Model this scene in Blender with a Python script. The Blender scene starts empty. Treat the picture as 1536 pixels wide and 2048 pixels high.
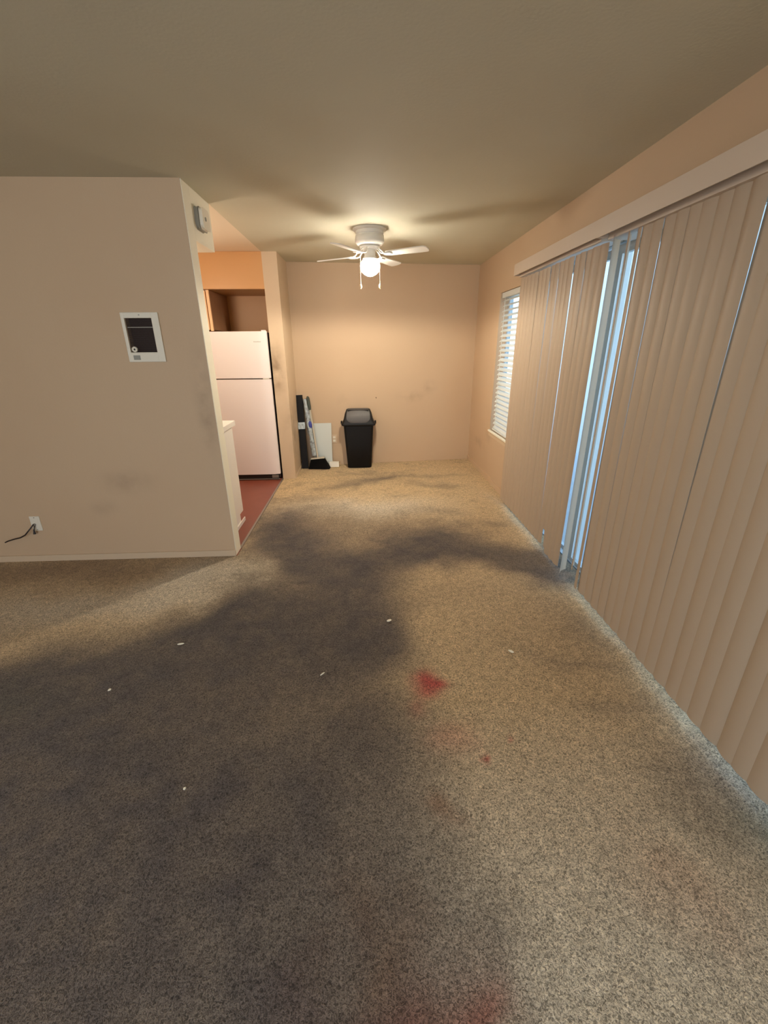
import bpy, bmesh, math, random
import numpy as np
from mathutils import Vector, Matrix, noise

random.seed(7)
scene = bpy.context.scene
COL = scene.collection

# ------------------------------------------------------------------ camera
CAM_H = 1.528
F_PX, PITCH, YAW, ROLL = 851.772, -0.373, 0.04, 0.009
cy_, sy_, cp_, sp_ = math.cos(YAW), math.sin(YAW), math.cos(PITCH), math.sin(PITCH)
R0 = Vector((cy_, -sy_, 0))
FW = Vector((sy_ * cp_, cy_ * cp_, sp_))
U0 = Vector((-sy_ * sp_, -cy_ * sp_, cp_))
RT = R0 * math.cos(ROLL) - U0 * math.sin(ROLL)
UP = R0 * math.sin(ROLL) + U0 * math.cos(ROLL)
cam_data = bpy.data.cameras.new('camera')
cam_data.sensor_fit = 'VERTICAL'
cam_data.sensor_height = 36.0
cam_data.sensor_width = 27.0
cam_data.lens = F_PX * 36.0 / 2048.0
cam_data.clip_start = 0.02
cam_data.clip_end = 200
cam = bpy.data.objects.new('camera', cam_data)
M = Matrix((( RT.x, UP.x, -FW.x, 0), (RT.y, UP.y, -FW.y, 0), (RT.z, UP.z, -FW.z, CAM_H), (0, 0, 0, 1)))
cam.matrix_world = M
COL.objects.link(cam)
scene.camera = cam

# ------------------------------------------------------------------ exposure, sky, lights
scene.view_settings.view_transform = 'Standard'
scene.view_settings.look = 'None'
scene.view_settings.gamma = 1.0
scene.view_settings.exposure = 0.0
scene.view_settings.use_curve_mapping = False

world = bpy.data.worlds.new('sky')
scene.world = world
world.use_nodes = True
wn = world.node_tree.nodes; wl = world.node_tree.links
wn.clear()
wo = wn.new('ShaderNodeOutputWorld'); wb = wn.new('ShaderNodeBackground')
tc = wn.new('ShaderNodeTexCoord'); sx = wn.new('ShaderNodeSeparateXYZ')
rp = wn.new('ShaderNodeValToRGB')
rp.color_ramp.elements[0].position = 0.0; rp.color_ramp.elements[0].color = (0.80, 0.93, 1.0, 1)
rp.color_ramp.elements[1].position = 0.6; rp.color_ramp.elements[1].color = (0.36, 0.62, 1.0, 1)
wl.new(tc.outputs['Generated'], sx.inputs[0]); wl.new(sx.outputs['Z'], rp.inputs['Fac'])
wl.new(rp.outputs['Color'], wb.inputs['Color']); wb.inputs['Strength'].default_value = 3.2
wl.new(wb.outputs[0], wo.inputs[0])


def area_light(name, loc, rot, sx_, sy2, power, color):
    d = bpy.data.lights.new(name, 'AREA'); d.shape = 'RECTANGLE'
    d.size = sx_; d.size_y = sy2; d.energy = power; d.color = color
    o = bpy.data.objects.new(name, d); o.location = loc; o.rotation_euler = rot
    COL.objects.link(o); return o


# added cool fill from behind the photographer, set at an invented window
area_light('added_fill_rear', (-1.1, -2.44, 1.45), (math.radians(72), 0, 0), 2.6, 1.5, 72, (0.90, 0.94, 1.0))
# added warm fill at an invented, unseen ceiling lamp behind the photographer
ld = bpy.data.lights.new('added_fill_living', 'POINT'); ld.energy = 12; ld.color = (1.0, 0.78, 0.52)
ld.shadow_soft_size = 0.14
lo = bpy.data.objects.new('added_fill_living', ld); lo.location = (-1.2, -1.0, 2.16); COL.objects.link(lo)
# warm bulb of the kitchen
ld = bpy.data.lights.new('kitchen_lamp_light', 'POINT'); ld.energy = 27; ld.color = (1.0, 0.84, 0.66)
ld.shadow_soft_size = 0.12
lo = bpy.data.objects.new('kitchen_lamp_light', ld); lo.location = (-1.8, 3.95, 1.99); COL.objects.link(lo)


# ------------------------------------------------------------------ materials
def srgb(r, g, b):
    def c(v):
        v /= 255.0
        return v / 12.92 if v <= 0.04045 else ((v + 0.055) / 1.055) ** 2.4
    return (c(r), c(g), c(b), 1.0)


def material(name, color, rough=0.6, spec=0.5, metal=0.0, bump=None, mottling=None, trans=0.0):
    m = bpy.data.materials.new(name); m.use_nodes = True
    nt = m.node_tree; n = nt.nodes; l = nt.links
    b = n['Principled BSDF']
    b.inputs['Base Color'].default_value = color
    b.inputs['Roughness'].default_value = rough
    b.inputs['Specular IOR Level'].default_value = spec
    b.inputs['Metallic'].default_value = metal
    co = n.new('ShaderNodeTexCoord')
    if mottling:
        sc_, amt, c2 = mottling
        t = n.new('ShaderNodeTexNoise'); t.inputs['Scale'].default_value = sc_; t.inputs['Detail'].default_value = 5
        l.new(co.outputs['Object'], t.inputs['Vector'])
        r = n.new('ShaderNodeMapRange'); r.inputs['From Min'].default_value = 0.45; r.inputs['From Max'].default_value = 0.75
        r.inputs['To Max'].default_value = amt
        l.new(t.outputs['Fac'], r.inputs['Value'])
        x = n.new('ShaderNodeMix'); x.data_type = 'RGBA'
        x.inputs['A'].default_value = color; x.inputs['B'].default_value = c2
        l.new(r.outputs[0], x.inputs['Factor']); l.new(x.outputs['Result'], b.inputs['Base Color'])
    if bump:
        sc_, st = bump
        t = n.new('ShaderNodeTexNoise'); t.inputs['Scale'].default_value = sc_; t.inputs['Detail'].default_value = 4
        l.new(co.outputs['Object'], t.inputs['Vector'])
        p = n.new('ShaderNodeBump'); p.inputs['Strength'].default_value = st; p.inputs['Distance'].default_value = 0.002
        l.new(t.outputs['Fac'], p.inputs['Height']); l.new(p.outputs['Normal'], b.inputs['Normal'])
    if trans > 0:
        tr = n.new('ShaderNodeBsdfTranslucent'); tr.inputs['Color'].default_value = color
        mx = n.new('ShaderNodeMixShader'); mx.inputs['Fac'].default_value = trans
        l.new(b.outputs[0], mx.inputs[1]); l.new(tr.outputs[0], mx.inputs[2])
        l.new(mx.outputs[0], n['Material Output'].inputs['Surface'])
    return m


def emitter(name, color, strength):
    m = bpy.data.materials.new(name); m.use_nodes = True
    n = m.node_tree.nodes; b = n['Principled BSDF']
    b.inputs['Base Color'].default_value = (0.9, 0.9, 0.9, 1)
    b.inputs['Emission Color'].default_value = color
    b.inputs['Emission Strength'].default_value = strength
    return m


def glass_mat(name):
    m = bpy.data.materials.new(name); m.use_nodes = True
    n = m.node_tree.nodes; l = m.node_tree.links
    n.remove(n['Principled BSDF'])
    t = n.new('ShaderNodeBsdfTransparent'); t.inputs['Color'].default_value = (0.93, 0.97, 0.97, 1)
    g = n.new('ShaderNodeBsdfGlossy'); g.inputs['Roughness'].default_value = 0.02
    mx = n.new('ShaderNodeMixShader')
    mx.inputs['Fac'].default_value = 0.05; l.new(t.outputs[0], mx.inputs[1]); l.new(g.outputs[0], mx.inputs[2])
    l.new(mx.outputs[0], n['Material Output'].inputs['Surface'])
    return m


WALL = srgb(200, 174, 144)
M_wall = material('wall_paint', WALL, 0.55, 0.35, bump=(90, 0.25), mottling=(1.3, 0.25, srgb(190, 158, 126)))
M_wall_plain = material('wall_paint_clean', srgb(206, 184, 156), 0.5, 0.35, bump=(90, 0.25))
M_cream = material('cream_enamel', srgb(246, 242, 224), 0.45, 0.4, bump=(60, 0.3))
M_ceil = material('ceiling_paint', srgb(204, 199, 177), 0.75, 0.2, bump=(70, 0.35), mottling=(0.9, 0.3, srgb(182, 168, 142)))
M_kitchen = material('kitchen_orange_paint', srgb(206, 156, 104), 0.4, 0.4, bump=(60, 0.25))
M_kitceil = material('kitchen_ceiling_paint', srgb(228, 214, 192), 0.4, 0.4, bump=(40, 0.3))
M_lino = material('red_brown_vinyl', srgb(128, 66, 50), 0.35, 0.5, mottling=(6, 0.6, srgb(140, 76, 60)))
M_white = material('white_enamel', srgb(236, 230, 222), 0.35, 0.5)
M_fridge = material('fridge_white', srgb(236, 226, 224), 0.35, 0.5, bump=(350, 0.15))
M_plaswhite = material('white_plastic', srgb(228, 222, 206), 0.4, 0.5)
M_fanwhite = material('fan_white', srgb(236, 234, 226), 0.35, 0.5)
M_valance = material('valance_vinyl', srgb(204, 188, 170), 0.45, 0.45)
M_vane = material('vane_vinyl', srgb(190, 170, 147), 0.5, 0.35, bump=(140, 0.15), trans=0.12)
M_slat = material('blind_slat', srgb(236, 238, 232), 0.45, 0.4, trans=0.15)
M_frame = material('aluminium_frame', srgb(214, 222, 226), 0.4, 0.5)
M_black = material('black_plastic', srgb(13, 12, 13), 0.5, 0.25)
M_lid = material('bin_lid_plastic', srgb(22, 21, 22), 0.45, 0.3)
M_flap = material('flap_plastic', srgb(84, 81, 80), 0.5, 0.5, bump=(400, 0.2))
M_dark = material('dark_grille', srgb(34, 27, 24), 0.6, 0.3)
M_darkfin = material('grille_fin', srgb(66, 52, 48), 0.4, 0.4, metal=0.5)
M_steel = material('dull_steel', srgb(150, 146, 138), 0.35, 0.5, metal=0.6)
M_grey = material('grey_plastic', srgb(150, 148, 138), 0.5, 0.4)
M_cable = material('cable_black', srgb(38, 30, 30), 0.5, 0.4)
M_broomblack = material('broom_bristle', srgb(14, 14, 14), 0.9, 0.1, bump=(300, 0.8))
M_grip = material('broom_grip', srgb(70, 76, 68), 0.6, 0.3)
M_stick = material('broom_stick', srgb(190, 182, 165), 0.4, 0.5)
M_bag = material('clear_plastic_wrap', srgb(178, 190, 194), 0.18, 0.8, mottling=(22, 1.0, srgb(96, 92, 90)), bump=(40, 1.0))
M_blue = material('blue_label', srgb(52, 66, 150), 0.4, 0.5)
M_board = material('white_board', srgb(206, 212, 208), 0.5, 0.4)
M_box = material('small_white_box', srgb(236, 232, 220), 0.6, 0.3)
M_crumb = material('crumb_white', srgb(235, 228, 205), 0.8, 0.2)
M_gasket = material('fridge_gasket', srgb(120, 92, 84), 0.7, 0.2)
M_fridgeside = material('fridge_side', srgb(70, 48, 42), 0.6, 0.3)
M_stucco = material('outdoor_stucco', srgb(214, 218, 222), 0.9, 0.2, bump=(60, 0.6))
M_concrete = material('outdoor_concrete', srgb(198, 202, 206), 0.9, 0.2, mottling=(3, 0.5, srgb(176, 180, 184)))
M_block = material('outdoor_block', srgb(150, 148, 140), 0.9, 0.2, mottling=(5, 0.5, srgb(120, 120, 114)))
M_dkglass = material('dark_window_glass', srgb(60, 64, 66), 0.15, 0.6)
M_shade = material('lamp_shade_glass', srgb(240, 230, 210), 0.4, 0.4)
M_bulb = emitter('lit_bulb', (1.0, 0.91, 0.78, 1), 380.0)
M_globe = emitter('lit_globe', (1.0, 0.93, 0.82, 1), 5.0)
_n = M_globe.node_tree.nodes; _l = M_globe.node_tree.links
_t = _n.new('ShaderNodeBsdfTransparent'); _x = _n.new('ShaderNodeMixShader'); _x.inputs['Fac'].default_value = 0.4
_l.new(_t.outputs[0], _x.inputs[1]); _l.new(_n['Principled BSDF'].outputs[0], _x.inputs[2]); _l.new(_x.outputs[0], _n['Material Output'].inputs['Surface'])
M_shadelit = emitter('added_lit_shade', (1.0, 0.78, 0.5, 1), 3.0)  # glowing shade of the added living-room lamp
M_pull = material('pull_chain_brass', srgb(206, 180, 156), 0.5, 0.4)
M_pullknob = material('pull_knob', srgb(240, 220, 180), 0.4, 0.5)
M_glass = glass_mat('window_glass')




def smudges(m, spots, color):
    """grime marks with their own outline: soft ellipsoids (x, y, z, rx, ry, rz, strength) broken up by noise"""
    nt = m.node_tree; n = nt.nodes; l = nt.links; b = n['Principled BSDF']
    co = n.new('ShaderNodeTexCoord'); no = n.new('ShaderNodeTexNoise'); no.inputs['Scale'].default_value = 7; no.inputs['Detail'].default_value = 6
    l.new(co.outputs['Object'], no.inputs['Vector'])
    rn = n.new('ShaderNodeMapRange'); rn.inputs['From Min'].default_value = .35; rn.inputs['From Max'].default_value = .65
    l.new(no.outputs['Fac'], rn.inputs['Value'])
    acc = None
    for x, y, z, rx, ry, rz, st in spots:
        sub = n.new('ShaderNodeVectorMath'); sub.operation = 'SUBTRACT'; sub.inputs[1].default_value = (x, y, z)
        dv = n.new('ShaderNodeVectorMath'); dv.operation = 'DIVIDE'; dv.inputs[1].default_value = (rx, ry, rz)
        ln = n.new('ShaderNodeVectorMath'); ln.operation = 'LENGTH'
        mr = n.new('ShaderNodeMapRange'); mr.interpolation_type = 'SMOOTHSTEP'
        mr.inputs['From Min'].default_value = 1.0; mr.inputs['From Max'].default_value = 0.0; mr.inputs['To Max'].default_value = st
        l.new(co.outputs['Object'], sub.inputs[0]); l.new(sub.outputs[0], dv.inputs[0]); l.new(dv.outputs[0], ln.inputs[0]); l.new(ln.outputs['Value'], mr.inputs['Value'])
        if acc is None: acc = mr.outputs[0]
        else:
            ad = n.new('ShaderNodeMath'); ad.operation = 'ADD'; l.new(acc, ad.inputs[0]); l.new(mr.outputs[0], ad.inputs[1]); acc = ad.outputs[0]
    mu = n.new('ShaderNodeMath'); mu.operation = 'MULTIPLY'; mu.use_clamp = True; l.new(acc, mu.inputs[0]); l.new(rn.outputs[0], mu.inputs[1])
    x = n.new('ShaderNodeMix'); x.data_type = 'RGBA'; x.inputs['B'].default_value = color
    inp = b.inputs['Base Color']
    if inp.is_linked: l.new(inp.links[0].from_socket, x.inputs['A'])
    else: x.inputs['A'].default_value = inp.default_value
    l.new(mu.outputs[0], x.inputs['Factor']); l.new(x.outputs['Result'], inp)


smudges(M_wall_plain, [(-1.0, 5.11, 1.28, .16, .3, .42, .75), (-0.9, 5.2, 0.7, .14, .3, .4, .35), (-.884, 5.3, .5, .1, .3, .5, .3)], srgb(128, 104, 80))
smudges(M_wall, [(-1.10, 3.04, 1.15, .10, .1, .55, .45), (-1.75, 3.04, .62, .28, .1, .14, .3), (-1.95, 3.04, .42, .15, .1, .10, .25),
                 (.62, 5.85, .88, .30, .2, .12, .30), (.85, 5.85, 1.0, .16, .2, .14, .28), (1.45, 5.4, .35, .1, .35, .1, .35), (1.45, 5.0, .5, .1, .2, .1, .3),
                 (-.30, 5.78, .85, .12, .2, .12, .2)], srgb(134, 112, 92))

# ------------------------------------------------------------------ mesh helpers
class MB:
    def __init__(self):
        self.bm = bmesh.new()

    def box(self, x0, x1, y0, y1, z0, z1, bevel=0.0, seg=2):
        mat = Matrix.Translation(((x0 + x1) / 2, (y0 + y1) / 2, (z0 + z1) / 2)) @ Matrix.Diagonal((abs(x1 - x0), abs(y1 - y0), abs(z1 - z0), 1))
        r = bmesh.ops.create_cube(self.bm, size=1.0, matrix=mat)
        if bevel > 0:
            es = set()
            for v in r['verts']:
                for e in v.link_edges: es.add(e)
            bmesh.ops.bevel(self.bm, geom=list(es), offset=bevel, segments=seg, affect='EDGES', profile=0.5)
        return self

    def poly(self, pts, faces):
        vs = [self.bm.verts.new(p) for p in pts]
        for f in faces: self.bm.faces.new([vs[i] for i in f])
        return self

    def prism(self, outline, z0, z1, axis='z'):
        n = len(outline)
        def P(a, b, c):
            return {'z': (a, b, c), 'y': (a, c, b), 'x': (c, a, b)}[axis]
        lo = [self.bm.verts.new(P(a, b, z0)) for a, b in outline]
        hi = [self.bm.verts.new(P(a, b, z1)) for a, b in outline]
        self.bm.faces.new(lo[::-1]); self.bm.faces.new(hi)
        for i in range(n):
            j = (i + 1) % n
            self.bm.faces.new((lo[i], lo[j], hi[j], hi[i]))
        return self

    def lathe(self, prof, center=(0, 0, 0), n=40, cap=True):
        cx, cy, cz = center; rings = []
        for r, z in prof:
            rings.append([self.bm.verts.new((cx + r * math.cos(2 * math.pi * k / n), cy + r * math.sin(2 * math.pi * k / n), cz + z)) for k in range(n)])
        for a, b in zip(rings[:-1], rings[1:]):
            for k in range(n):
                j = (k + 1) % n
                self.bm.faces.new((a[k], a[j], b[j], b[k]))
        if cap:
            self.bm.faces.new(rings[0][::-1]); self.bm.faces.new(rings[-1])
        return self

    def tube(self, pts, r, n=10, radii=None):
        pts = [Vector(p) for p in pts]; rings = []
        for i, p in enumerate(pts):
            a = pts[max(0, i - 1)]; b = pts[min(len(pts) - 1, i + 1)]
            t = (b - a).normalized()
            ref = Vector((0, 0, 1)) if abs(t.z) < 0.9 else Vector((1, 0, 0))
            u = t.cross(ref).normalized(); v = t.cross(u)
            rr = radii[i] if radii else r
            rings.append([self.bm.verts.new(p + (u * math.cos(2 * math.pi * k / n) + v * math.sin(2 * math.pi * k / n)) * rr) for k in range(n)])
        for a, b in zip(rings[:-1], rings[1:]):
            for k in range(n):
                j = (k + 1) % n
                self.bm.faces.new((a[k], a[j], b[j], b[k]))
        self.bm.faces.new(rings[0][::-1]); self.bm.faces.new(rings[-1])
        return self

    def loft(self, loops, cap=True):
        rings = [[self.bm.verts.new(p) for p in lp] for lp in loops]
        n = len(rings[0])
        for a, b in zip(rings[:-1], rings[1:]):
            for k in range(n):
                j = (k + 1) % n
                self.bm.faces.new((a[k], a[j], b[j], b[k]))
        if cap:
            self.bm.faces.new(rings[0][::-1]); self.bm.faces.new(rings[-1])
        return self

    def xf(self, mat):
        bmesh.ops.transform(self.bm, matrix=mat, verts=self.bm.verts)
        return self

    def build(self, name, mat, parent=None, smooth=False, angle=40):
        bmesh.ops.recalc_face_normals(self.bm, faces=self.bm.faces)
        me = bpy.data.meshes.new(name)
        if smooth:
            for f in self.bm.faces: f.smooth = True
            lim = math.radians(angle)
            for e in self.bm.edges:
                if len(e.link_faces) == 2 and e.calc_face_angle(0) > lim: e.smooth = False
        self.bm.to_mesh(me); self.bm.free()
        me.materials.append(mat)
        o = bpy.data.objects.new(name, me); COL.objects.link(o)
        if parent:
            o.parent = parent
            o.matrix_parent_inverse = Matrix.Translation(-Vector(parent.location))
        return o


def empty(name, loc, label, cat, group=None):
    o = bpy.data.objects.new(name, None); o.location = loc; o.empty_display_size = 0.1
    COL.objects.link(o); tag(o, label, cat, group); return o


def tag(o, label, cat, group=None):
    o['label'] = label; o['category'] = cat
    if group: o['group'] = group
    return o


def structure(o, label=None):
    o['kind'] = 'structure'
    if label: o['label'] = label
    return o


def sbox(name, b, mat, label=None, bevel=0):
    return structure(MB().box(*b, bevel=bevel).build(name, mat), label)


def rrect(cx, cy, hx, hy, r, n=6):
    pts = []
    for (sx_, sy2, a0) in ((1, 1, 0), (-1, 1, 90), (-1, -1, 180), (1, -1, 270)):
        for k in range(n + 1):
            a = math.radians(a0 + 90 * k / n)
            pts.append((cx + sx_ * (hx - r) + r * math.cos(a), cy + sy2 * (hy - r) + r * math.sin(a)))
    return pts


# ------------------------------------------------------------------ room dimensions (metres)
H = 2.44
XR = 1.45            # right wall
XE = -1.04           # end of the partition / kitchen opening plane
XA = -0.884          # alcove side wall
YW = 3.04            # partition facing the camera
YT = 3.164           # its kitchen face
YS = 3.528           # end of the dropped soffit
YK = 5.11            # fridge niche front
YBL, YBR = 5.70, 5.93  # back wall, left and right end (slightly skewed)
ZS = 2.15
XL, YR = -3.9, -2.4  # rest of the living room


def yback(x): return YBL + (YBR - YBL) * (x - XA) / (XR - XA)


# ------------------------------------------------------------------ carpet (floor)
def poly_mask(X, Y, pts, soft):
    """1 inside, 0 outside, with soft edge"""
    n = len(pts); d = np.full(X.shape, 1e9); inside = np.zeros(X.shape, bool)
    for i in range(n):
        x1, y1 = pts[i]; x2, y2 = pts[(i + 1) % n]
        dx, dy = x2 - x1, y2 - y1
        t = np.clip(((X - x1) * dx + (Y - y1) * dy) / (dx * dx + dy * dy), 0, 1)
        d = np.minimum(d, np.hypot(X - x1 - t * dx, Y - y1 - t * dy))
        c = ((y1 > Y) != (y2 > Y)) & (X < dx * (Y - y1) / (dy + 1e-12) + x1)
        inside ^= c
    s = np.where(inside, d, -d)
    t = np.clip(s / soft * 0.5 + 0.5, 0, 1)
    return t * t * (3 - 2 * t)


def build_carpet():
    step = 0.02
    x0, x1, y0, y1 = XL, XR + 0.02, YR, YBR + 0.02
    nx = int(round((x1 - x0) / step)) + 1; ny = int(round((y1 - y0) / step)) + 1
    xs = np.linspace(x0, x1, nx); ys = np.linspace(y0, y1, ny)
    X, Y = np.meshgrid(xs, ys)
    # cheap multi-octave value noise used to break the outlines up
    rng = np.random.RandomState(3)

    def vnoise(scale, seed):
        r = np.random.RandomState(seed); g = r.rand(160, 160)
        u = (X - x0) * scale; v = (Y - y0) * scale
        i = np.floor(u).astype(int); j = np.floor(v).astype(int)
        fu = u - i; fv = v - j
        fu = fu * fu * (3 - 2 * fu); fv = fv * fv * (3 - 2 * fv)
        i %= 159; j %= 159
        return (g[j, i] * (1 - fu) + g[j, i + 1] * fu) * (1 - fv) + (g[j + 1, i] * (1 - fu) + g[j + 1, i + 1] * fu) * fv - 0.5

    n1 = vnoise(2.3, 1); n2 = vnoise(6, 2); n3 = vnoise(15, 3); n4 = vnoise(2.3, 5); n5 = vnoise(6, 6)
    Xw = X + 0.22 * n1 + 0.12 * n2 + 0.05 * n3
    Yw = Y + 0.22 * n4 + 0.12 * n5 + 0.05 * vnoise(15, 8)

    def blob(cx, cy, rx, ry, rot=0.0):
        c, s = math.cos(rot), math.sin(rot)
        u = (Xw - cx) * c + (Yw - cy) * s; v = -(Xw - cx) * s + (Yw - cy) * c
        return np.exp(-((u / rx) ** 2 + (v / ry) ** 2))

    D = np.zeros(X.shape)
    # big traffic stain through the living room to the kitchen
    D1 = poly_mask(Xw, Yw, [(-5, 1.70), (-2.2, 1.82), (-1.6, 1.98), (-1.15, 2.32), (-0.86, 2.75), (-0.84, 3.9), (-0.70, 4.0),
                            (-0.45, 3.5), (-0.25, 3.15), (0.10, 3.0), (0.36, 2.85), (0.22, 2.35), (0.26, 1.95), (0.05, 1.5),
                            (0.24, 1.28), (0.30, 1.0), (0.22, 0.75), (0.20, 0.3), (0.1, -3), (-5, -3)], 0.24)
    D2 = poly_mask(Xw, Yw, [(0.05, 3.35), (0.6, 3.38), (1.0, 3.1), (1.5, 2.85), (1.5, 2.38), (1.15, 2.50), (0.75, 2.82), (0.3, 2.75), (0, 2.95)], 0.16)
    D3 = poly_mask(Xw, Yw, [(-1.1, 2.9), (-1.1, 4.3), (-0.3, 3.95), (0.35, 3.8), (0.9, 3.45), (0.9, 3.0), (0.1, 2.8)], 0.4)
    D = 1 - (1 - 0.92 * D1) * (1 - 0.78 * D2) * (1 - 0.58 * D3)
    for cx, cy, rx, ry, rot, s in (
            (0.22, 5.05, 0.40, 0.12, 0.1, 0.75), (-0.25, 4.80, 0.42, 0.12, 0.4, 0.55), (0.75, 4.75, 0.3, 0.10, -0.3, 0.45), (-0.1, 5.25, 0.35, 0.07, 0, 0.4), (0.95, 5.1, 0.25, 0.06, 0.2, 0.3),
            (-0.62, 4.35, 0.22, 0.15, 0.3, 0.35), (0.7, 3.9, 0.3, 0.10, -0.2, 0.35), (1.1, 3.55, 0.22, 0.10, -0.5, 0.4),
            (1.12, 2.62, 0.28, 0.09, -0.5, 0.55), (0.55, 2.95, 0.35, 0.10, 0, 0.45), (-0.85, 3.55, 0.12, 0.40, 0.2, 0.45),
            (1.22, 1.0, 0.14, 0.22, 0, 0.42), (1.25, 0.7, 0.10, 0.30, -0.15, 0.45), (1.0, 1.75, 0.25, 0.06, -0.6, 0.28),
            (1.05, 1.42, 0.16, 0.05, -0.4, 0.28), (1.2, 2.0, 0.10, 0.25, 0.2, 0.25),
            (0.33, 1.15, 0.10, 0.10, 0, 0.30), (0.28, 0.62, 0.08, 0.20, 0.1, 0.35), (0.5, 2.4, 0.25, 0.12, 0.2, 0.18)):
        D = 1 - (1 - D) * (1 - s * blob(cx, cy, rx, ry, rot))
    sm = vnoise(9, 21) + 0.6 * vnoise(22, 22); sm2 = vnoise(4, 23)
    D = 1 - (1 - D) * (1 - 0.55 * np.clip(sm + 0.8 * sm2 - 0.12, 0, 1) * np.clip((Y - 2.3) / 0.8, 0.12, 1))
    D *= 1 + 0.07 * n2 + 0.12 * n3
    # paler worn patches inside the stain
    L = 0.32 * blob(-0.75, 2.75, 0.30, 0.16, -0.6) + 0.15 * blob(-0.25, 1.5, 0.5, 0.25) + 0.16 * blob(-0.1, 3.2, 0.3, 0.15) + 0.14 * blob(0.05, 0.9, 0.2, 0.3)
    D = np.clip(D - L, 0, 1)

    def lin(c): return np.array(srgb(*c)[:3])
    tan_, lamp_golden, grey, dark, brown = lin((192, 166, 128)), lin((200, 175, 134)), lin((196, 186, 166)), lin((82, 75, 73)), lin((138, 112, 84))
    g = np.clip((Y - 3.4) / 1.6, 0, 1)[..., None]  # golden towards the alcove: warm lamp light put into the carpet colour
    C = tan_ * (1 - g) + lamp_golden * g
    near = (np.clip((1.5 - Y) / 0.9, 0, 1) * np.clip(1.4 - np.abs(X - 0.5) * 0.9, 0, 1))[..., None]
    C = C * (1 - near) + grey * near
    pale = np.clip(0.8 * blob(-0.05, 4.05, 0.8, 0.30) + 0.75 * blob(-1.15, 2.7, 0.5, 0.26, 0.35) + 0.5 * blob(-2.0, 2.35, 0.6, 0.2, 0.2), 0, 1)[..., None]
    C = C * (1 - pale) + lin((204, 194, 174)) * pale
    b = (0.75 * np.clip(blob(-2.3, 2.85, 0.9, 0.22, 0.1) + blob(1.05, 1.9, 0.3, 0.6) * 0.4, 0, 1))[..., None]
    C = C * (1 - b) + brown * b
    Dn = D[..., None]
    C = C * (1 - Dn) + dark * Dn
    # brownish and greenish discolouration
    for cx, cy, rx, ry, col, s in ((-1.8, 1.55, 0.3, 0.12, (78, 82, 62), .35), (1.25, 0.72, 0.10, 0.15, (96, 98, 66), .5),
                                   (0.05, 0.50, 0.16, 0.16, (122, 62, 48), .55), (-0.05, 0.72, 0.12, 0.10, (120, 86, 56), .35),
                                   (0.20, 0.46, 0.07, 0.08, (140, 60, 48), .5), (0.30, 0.98, 0.06, 0.05, (128, 84, 58), .5),
                                   (0.9, 0.75, 0.12, 0.08, (160, 112, 82), .3)):
        k = (s * blob(cx, cy, rx, ry))[..., None]
        C = C * (1 - k) + lin(col) * k
    # red spill marks, sharper than the dirt
    Xr = X + 0.03 * n3 + 0.02 * n2; Yr = Y + 0.03 * vnoise(15, 9)
    for cx, cy, rx, ry, s in ((0.262, 1.64, 0.060, 0.062, .85), (0.325, 1.605, 0.055, 0.032, .85), (0.262, 1.565, 0.065, 0.05, .65), (0.437, 1.205, 0.016, 0.018, .9),
                              (0.578, 1.295, 0.014, 0.012, .6), (0.33, 1.30, 0.10, 0.08, .22), (0.20, 1.47, 0.05, 0.05, .25)):
        k = s * np.exp(-(((Xr - cx) / rx) ** 2 + ((Yr - cy) / ry) ** 2) ** 1.3)
        C = C * (1 - k[..., None]) + lin((176, 62, 62)) * k[..., None]

    # gentle lumps; carpet bunches up loosely along the sliding door
    Z = 0.004 * n2 + 0.003 * n3
    edge = np.clip((X - 1.26) / 0.12, 0, 1)
    edge = edge * edge * (3 - 2 * edge)
    band = ((Y > 0.2) & (Y < 4.05)).astype(float)
    Z += edge * band * (0.016 + 0.022 * np.clip(n2 + 0.1, 0, 1) + 0.014 * n3 + 0.02 * np.exp(-((Y - 1.72) / 0.12) ** 2))
    Z = np.maximum(Z, -0.004)
    cut = (X < XE - 0.001) & (Y > YW + 0.05)     # the kitchen has vinyl instead
    verts = np.stack([X.ravel(), Y.ravel(), Z.ravel()], 1)
    idx = np.arange(nx * ny).reshape(ny, nx)
    keep = ~(cut[:-1, :-1] | cut[:-1, 1:] | cut[1:, :-1] | cut[1:, 1:])
    q = np.stack([idx[:-1, :-1][keep], idx[:-1, 1:][keep], idx[1:, 1:][keep], idx[1:, :-1][keep]], 1)
    me = bpy.data.meshes.new('floor')
    me.vertices.add(len(verts)); me.vertices.foreach_set('co', verts.ravel().astype(np.float32))
    me.loops.add(q.size); me.loops.foreach_set('vertex_index', q.ravel().astype(np.int32))
    me.polygons.add(len(q)); me.polygons.foreach_set('loop_start', (np.arange(len(q)) * 4).astype(np.int32))
    me.polygons.foreach_set('use_smooth', np.ones(len(q), bool))
    me.update(calc_edges=True); me.validate()
    at = me.color_attributes.new('stains', 'FLOAT_COLOR', 'POINT')  # carpet colours: stains plus the painted lamp tint
    rgba = np.concatenate([C.reshape(-1, 3), np.ones((nx * ny, 1))], 1).astype(np.float32)
    at.data.foreach_set('color', rgba.ravel())
    m = bpy.data.materials.new('carpet_pile'); m.use_nodes = True
    nt = m.node_tree; n = nt.nodes; l = nt.links; b = n['Principled BSDF']
    b.inputs['Roughness'].default_value = 0.95; b.inputs['Specular IOR Level'].default_value = 0.1
    b.inputs['Sheen Weight'].default_value = 0.15
    a = n.new('ShaderNodeAttribute'); a.attribute_name = 'stains'
    co = n.new('ShaderNodeTexCoord')
    # yarn tips: light tips over darker gaps
    t1 = n.new('ShaderNodeTexNoise'); t1.inputs['Scale'].default_value = 160; t1.inputs['Detail'].default_value = 3; t1.inputs['Roughness'].default_value = 0.6
    t1.inputs['Distortion'].default_value = 1.2
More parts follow.
